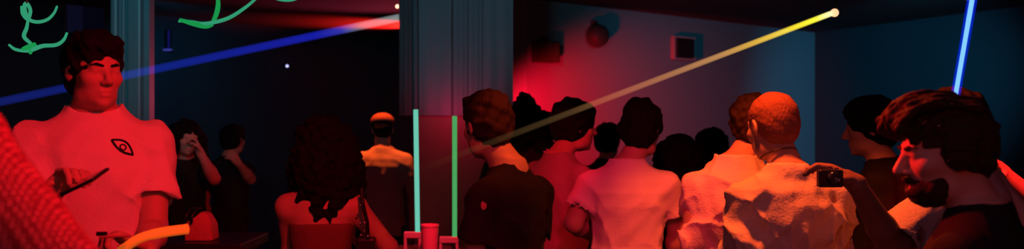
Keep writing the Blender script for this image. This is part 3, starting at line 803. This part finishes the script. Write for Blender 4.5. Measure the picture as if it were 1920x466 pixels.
for sx, sy in ((676, 384), (675, 418), (684, 417), (677, 440), (683, 432), (690, 442)):
    bm = bmesh.new(); bmesh.ops.create_icosphere(bm, subdivisions=2, radius=.0055); bmesh.ops.translate(bm, verts=bm.verts, vec=Vector(P(sx, sy, 3.235) - bgp)); obj('stud', bm, STUD, r, smooth=True)

# seated-looking woman in the dark, hand at her chin
Person('woman in the dark resting her chin on a raised hand', (350, 258), 5.9, hyaw=-140, hpitch=8, hroll=-6, yaw=-150, hs=.95, vox=.008, seed=21, top=BLACK, width=.84, sleeve=.5, hair=curly_hair(.03, .20), hairm=HAIR_BLACK, trousers=BLACK,
       arms={1: {}, -1: dict(el=P(402, 335, 5.65), wr=P(376, 288, 5.65), fd=(-.03, -.0, .08), curl=.8)})
Person('dark figure behind the chin-resting woman, only a lit hand showing', (438, 262), 6.8, hyaw=-20, yaw=-20, hs=.95, vox=.010, seed=22, top=BLACK, hair=short_hair(vol=.014), hairm=HAIR_BLACK, skin=SKIN,
       arms={1: dict(el=P(470, 335, 6.7), wr=P(447, 306, 6.5), fd=(-.05, -.1, .1), curl=.7), -1: {}})

# man far back in a cap, shoulders lit orange
Person('distant man in a cap with orange-lit shoulders, beyond the column', (717, 243), 6.5, hyaw=10, hpitch=12, yaw=8, hs=.96, vox=.009, seed=31, top=GREY_TEE, loose=.02, fold=.006, hair=flat_cap(RED_TOP), hairm=HAIR_BLACK, trousers=BLACK, shrug=.01)

# man in the black tee
mb = Person('man in black tee seen from behind, neck lit orange', (913, 236), 3.1, hyaw=33, hpitch=6, yaw=48, hs=.96, vox=.0055, seed=41, top=BLACK, loose=.014, fold=.006, width=.80, off=(-.03, .03, 0), trousers=BLACK,
            sleeve=.8, hair=short_hair(vol=.010, top=.004, rough=.005, nape=-.085), hairm=HAIR_BROWN,
            arms={-1: dict(el=P(893, 470, 2.98), wr=P(880, 560, 2.95)), 1: dict(el=P(1000, 470, 3.22), wr=P(985, 560, 3.2))})
me = mb.shirt_o.data; bv = BVHTree.FromPolygons([v.co + Vector(mb.base) for v in me.vertices], [tuple(p.vertices) for p in me.polygons])
h = bv.ray_cast(Vector((0, 0, CAM_Z)), (Vector(P(907, 384, 1)) - Vector((0, 0, CAM_Z))).normalized())
if h[0]:
    bm = bmesh.new(); bmesh.ops.create_icosphere(bm, subdivisions=2, radius=.013)
    for q in bm.verts: q.co = (q.co.x * .8, q.co.y * .12, q.co.z * 1.25)
    bmesh.ops.translate(bm, verts=bm.verts, vec=h[0] - Vector(mb.base)); obj('sleeve_badge', bm, mat('badge_pink', (.45, .2, .25), .8), mb.root, 'small reddish badge')

# dark curly cluster beyond him
Person('person with dark bumpy curls and a top knot, beyond the man in black', (985, 232), 4.85, hyaw=-10, yaw=-5, hs=1.02, vox=.009, seed=51, top=BLACK, sleeve=.9, hair=curly_hair(.05, .16, bun=(.0, -.02, .135, .042), rough=.014), hairm=HAIR_BLACK, trousers=BLACK)
# man in profile, red-lit tee
Person('bowl-haired man in profile wearing a dim red-lit tee, behind the pink tee', (1078, 238), 4.35, hyaw=-72, hpitch=2, yaw=-50, hs=1.0, vox=.007, seed=61, top=GREY_TEE, fold=.006, hair=bowl_hair, hairm=HAIR_BLACK, width=1.0, off=(.0, .06, 0),
       arms={1: dict(el=P(1056, 410, 4.28), wr=P(1080, 470, 4.24), curl=.5)})
# man in the pink-lit tee
Person('man in bright pink-lit tee standing with his back to us', (1203, 245), 3.85, hyaw=-28, hpitch=4, yaw=-3, hs=.96, vox=.006, seed=71, top=WHITE_TEE, loose=.022, fold=.005, sleeve=.62, width=.98, off=(.07, 0, 0),
       skin=SKIN, arms={-1: dict(el=P(1076, 418, 3.8), wr=P(1108, 440, 4.02)), 1: dict(el=P(1268, 425, 3.86), wr=P(1262, 520, 3.95))}, hair=short_hair(vol=.018, top=.010, rough=.007, nape=-.06, freq=150), hairm=HAIR_BLACK)
# dark heads further back
Person('far dark-haired person between bowl-haired man and pink tee', (1141, 264), 6.0, hyaw=-30, yaw=-20, hs=.92, vox=.010, seed=81, top=BLACK, hair=short_hair(vol=.02, rough=.008), hairm=HAIR_BLACK)
Person('dark-haired person close behind the pink tee, back to us', (1272, 297), 4.6, hyaw=5, yaw=0, hs=1.0, vox=.009, seed=82, top=BLACK, hair=curly_hair(.02, .12, rough=.008), hairm=HAIR_BLACK, width=.86)
Person('dark-haired person between the pink tee and the orange shirts', (1335, 282), 5.2, hyaw=-15, yaw=-10, hs=1.0, vox=.009, seed=83, top=BLACK, hair=short_hair(vol=.024, rough=.008, nape=-.09), hairm=HAIR_BLACK, width=.9)

# the two in orange-lit shirts
Person('dark-haired person in loose orange-lit shirt, head behind the cropped-haired man', (1412, 234), 3.6, hyaw=-25, hpitch=3, yaw=6, hs=.98, vox=.006, seed=91, top=LINEN, loose=.030, fold=.015, foldf=1.15, sleeve=1.75, width=1.02, off=(.09, 0, 0), part_name='shirt',
       arms={-1: dict(el=P(1298, 445, 3.5), wr=P(1335, 520, 3.75)), 1: dict(el=P(1478, 450, 3.72), wr=P(1450, 520, 3.9))}, hair=short_hair(vol=.018, rough=.007, nape=-.09), hairm=HAIR_BROWN)
mo = Person('man with close-cropped fair hair in wrinkled orange-lit shirt', (1447, 237), 3.1, hyaw=18, hpitch=8, yaw=10, lean=(6, 0), hs=.99, vox=.0055, seed=92, top=LINEN, loose=.026, fold=.015, foldf=1.0, sleeve=1.6, width=.98, off=(-.03, 0, .02), part_name='shirt',
            arms={-1: dict(el=P(1388, 455, 2.95), wr=P(1360, 520, 3.0)), 1: dict(el=P(1572, 470, 3.12), wr=P(1560, 560, 3.0))}, hair=short_hair(vol=.004, top=.0, rough=.0012, freq=300, fringe=0, nape=-.07), hairm=HAIR_FAIR)
bm = bmesh.new()
nb = [mo.hc + mo.HR @ (np.array([.064 * math.sin(R(a)), -.026 - .066 * math.cos(R(a)), -.108 + .02 * math.cos(R(a))])) - mo.base for a in range(-110, 111, 20)]
obj('necklace', tube(bm, nb, .0028, 6), PLASTIC, mo.root, 'thin dark cord at the nape')

# dark figure at the back right
Person('person in black with faintly lit face, behind the camera holder', (1630, 241), 3.9, hyaw=70, hpitch=6, yaw=60, hs=1.0, vox=.007, seed=101, top=BLACK, sleeve=1.8, loose=.02, hair=short_hair(vol=.02, top=.01, nape=-.09), hairm=HAIR_BLACK, trousers=BLACK, part_name='jacket')
# camera holder
cw = P(1606, 345, 2.58)
pc_ = Person('person in pale sleeve raising a small camera, head hidden by the profile man', (1782, 236), 2.95, hyaw=40, hpitch=5, yaw=48, hs=1.0, vox=.0055, seed=111, top=LINEN, loose=.030, fold=.006, sleeve=.96, shrug=.055, width=1.0, skin=SKIN_D,
             arms={-1: dict(el=P(1674, 462, 2.66), wr=cw, fd=P(1570, 322, 2.60) - cw, pn=(-.45, .2, -.75), curl=.5), 1: dict(el=P(1905, 430, 3.0), wr=P(1900, 500, 2.9))}, hair=short_hair(vol=.012), hairm=HAIR_BROWN)
k = P(1556, 334, 2.53); cam_t = thing('compact_camera', 'small black camera held up beside the orange-lit shirt', 'camera', k)
obj('camera_body', box(bmesh.new(), -.036, .036, -.016, .016, -.026, .026, .006), PLASTIC, cam_t)
bm = lathe(bmesh.new(), [(.017, 0), (.017, .018), (.013, .020), (.011, .016)], 20); bmesh.ops.rotate(bm, verts=bm.verts, matrix=Matrix.Rotation(R(90), 3, 'X')); bmesh.ops.translate(bm, verts=bm.verts, vec=(.002, -.016, .004)); obj('lens', bm, LENS, cam_t, smooth=True)
obj('shutter_button', lathe(bmesh.new(), [(.006, .026), (.006, .031)], 12, (.02, 0, 0)), STUD, cam_t)

# man in profile at the right, black top
mp_ = Person('large man in profile with swept-back hair and beard, black top', (1772, 284), 2.1, hyaw=84, hpitch=9, yaw=50, hs=1.02, vox=.005, seed=121, top=BLACK, loose=.02, fold=.005, sleeve=.8, width=1.12, off=(-.02, .02, 0), nose=1.3, skin=SKIN, trousers=BLACK,
             hair=swept_hair, hairm=HAIR_BROWN)
beard(mp_, HAIR_BROWN); brows(mp_, HAIR_BROWN)
# arm reaching in from the right edge
hw_ = P(1878, 322, 3.30)
Person('person outside the frame reaching a bare arm toward the profile man', (2110, 225), 3.5, hyaw=70, yaw=60, hs=1.0, vox=.006, seed=131, top=GREY_TEE, sleeve=.6, width=1.0,
       arms={-1: dict(el=P(1985, 415, 3.42), wr=hw_, fd=P(1850, 285, 3.24) - hw_, pn=(-.6, .1, -.5), curl=.7), 1: {}}, hair=short_hair(vol=.016), hairm=HAIR_BROWN)

# ================================================================== LIGHTS
def lamp(kind, name, loc, energy, col, target=None, size=.03, angle=60, blend=.6):
    l = bpy.data.lights.new(name, kind); l.energy = energy; l.color = col
    if kind == 'AREA': l.shape = 'DISK'; l.size = size
    else: l.shadow_soft_size = size
    if kind == 'SPOT': l.spot_size = R(angle); l.spot_blend = blend
    o = bpy.data.objects.new(name, l); C.objects.link(o); o.location = loc
    if target is not None: o.rotation_euler = (Vector(target) - Vector(loc)).to_track_quat('-Z', 'Y').to_euler()
    return o
RED = (1, .003, .007); ORANGE = (1, .085, .010)
lamp('SPOT', 'red_spot', (.0, 1.45, 2.45), 140, RED, (-1.15, 2.2, 1.35), .05, 100, .6)
lamp('SPOT', 'orange_spot', (.74, 2.93, 2.38), 105, ORANGE, (1.02, 2.85, 1.3), .05, 104, .4)
lamp('SPOT', 'neck_fill', (.28, 2.65, 2.3), 40, ORANGE, (-.05, 3.1, 1.5), .04, 26, .6)  # added light to brighten the neck of the man in black
lamp('SPOT', 'profile_fill', (.15, 2.75, 2.2), 150, (1, .014, .010), (1.05, 2.15, 1.6), .05, 32, .6)  # second, added light for the profile man's nose and brow
lamp('SPOT', 'pink_spot', (.35, 2.0, 2.2), 66, (1, .003, .055), (.58, 3.85, 1.3), .05, 30, .5)
lamp('SPOT', 'back_orange_spot', (-1.02, 6.38, 2.56), 240, (1, .10, .012), (-.98, 6.48, 1.4), .04, 60, .5)
q, z = on_wall(1066, 262)
lamp('SPOT', 'wall_red', P(990, 235, 5.75), 430, (1, .002, .012), (q.x, q.y, z), .06, 76, .8)
lamp('SPOT', 'soffit_red', P(790, 100, 8.7), 330, (1, .012, .008), P(680, -35, 8.5), .05, 92, .5)
lamp('SPOT', 'ceiling_red', P(800, 190, 8.0), 62, (1, .06, .13), P(560, -40, 6.2), .05, 90, .8)
lamp('POINT', 'column_red', (P(846, 0, 5)[0], 5.03, P(0, 214, 5.1)[2]), 1.3, (1, .01, .10), None, .02)
lamp('SPOT', 'teal_spot', (2.2, 4.8, 2.5), 40, (.02, .55, .85), (2.2, 8.4, 2.0), .1, 80, .9)
lamp('SPOT', 'teal_right_fill', (3.0, 5.2, 2.5), 170, (.05, .5, .85), (3.7, 8.4, 1.9), .1, 52, .9)  # extra teal put in to lift the dark right wall
lamp('SPOT', 'teal_column_spot', (-.5, 2.6, 2.55), 40, (.08, .66, .85), (-.4, 5.2, 2.4), .1, 36, .8)
lamp('SPOT', 'teal_pillar_spot', (-1.6, 3.4, 2.55), 22, (.12, .8, .9), (-2.25, 5.0, 2.1), .05, 40, .8)
lamp('SPOT', 'teal_left_spot', (-2.9, 6.7, 2.5), 16, (.05, .5, .9), (-2.8, 8.3, 1.5), .1, 110, .8)
lamp('SPOT', 'teal_corner_spot', (-4.2, 4.2, 2.5), 12, (.05, .5, .9), (-4.6, 5.8, 1.8), .1, 110, .8)
lamp('SPOT', 'table_fill', (-.25, 3.75, 2.5), 190, (1, .02, .06), (-.46, 4.66, 1.08), .04, 15, .4)  # made-up red light that brightens the cup and table
lamp('SPOT', 'group_fill', (-.25, 2.3, 2.5), 120, RED, (.22, 4.4, 1.25), .04, 22, .6)  # red spill added for the shadowed bowl-haired man
lamp('SPOT', 'reach_fill', (2.0, 2.3, 2.35), 240, (1, .02, .016), (1.95, 3.3, 1.47), .04, 26, .6)  # unseen light added beyond the frame to brighten the reaching arm
lamp('SPOT', 'dark_pair_fill', (-1.1, 4.7, 2.4), 16, RED, (-2.1, 5.8, 1.45), .04, 40, .6)  # small red light added for the two dark figures; there is no booth
lamp('AREA', 'teal_fill', (0, 1.6, 2.6), 2.0, (.12, .5, 1), (0, 4.2, 0), 2.5)
lamp('AREA', 'red_fill', (.3, -.8, 2.3), 12, (1, .07, .06), (.8, 3.0, 1.2), 1.2)

w = bpy.data.worlds.new('world'); bpy.context.scene.world = w; w.use_nodes = True
w.node_tree.nodes['Background'].inputs[0].default_value = (.02, .06, .1, 1); w.node_tree.nodes['Background'].inputs[1].default_value = .1

# ================================================================== CAMERA
cd = bpy.data.cameras.new('camera'); cd.sensor_width = 36; cd.lens = F / 1920 * 36; cd.clip_start = .05
cd.dof.use_dof = True; cd.dof.focus_distance = 3.2; cd.dof.aperture_fstop = 2.0
co = bpy.data.objects.new('camera', cd); C.objects.link(co); co.location = (0, 0, CAM_Z); co.rotation_euler = (R(90), 0, 0)
sc = bpy.context.scene; sc.camera = co
sc.view_settings.view_transform = 'Standard'; sc.view_settings.look = 'None'; sc.view_settings.gamma = 1; sc.view_settings.exposure = 0
sc.view_settings.use_curve_mapping = False
sc.cycles.use_denoising = True
sc.cycles.max_bounces = 5; sc.cycles.transparent_max_bounces = 12
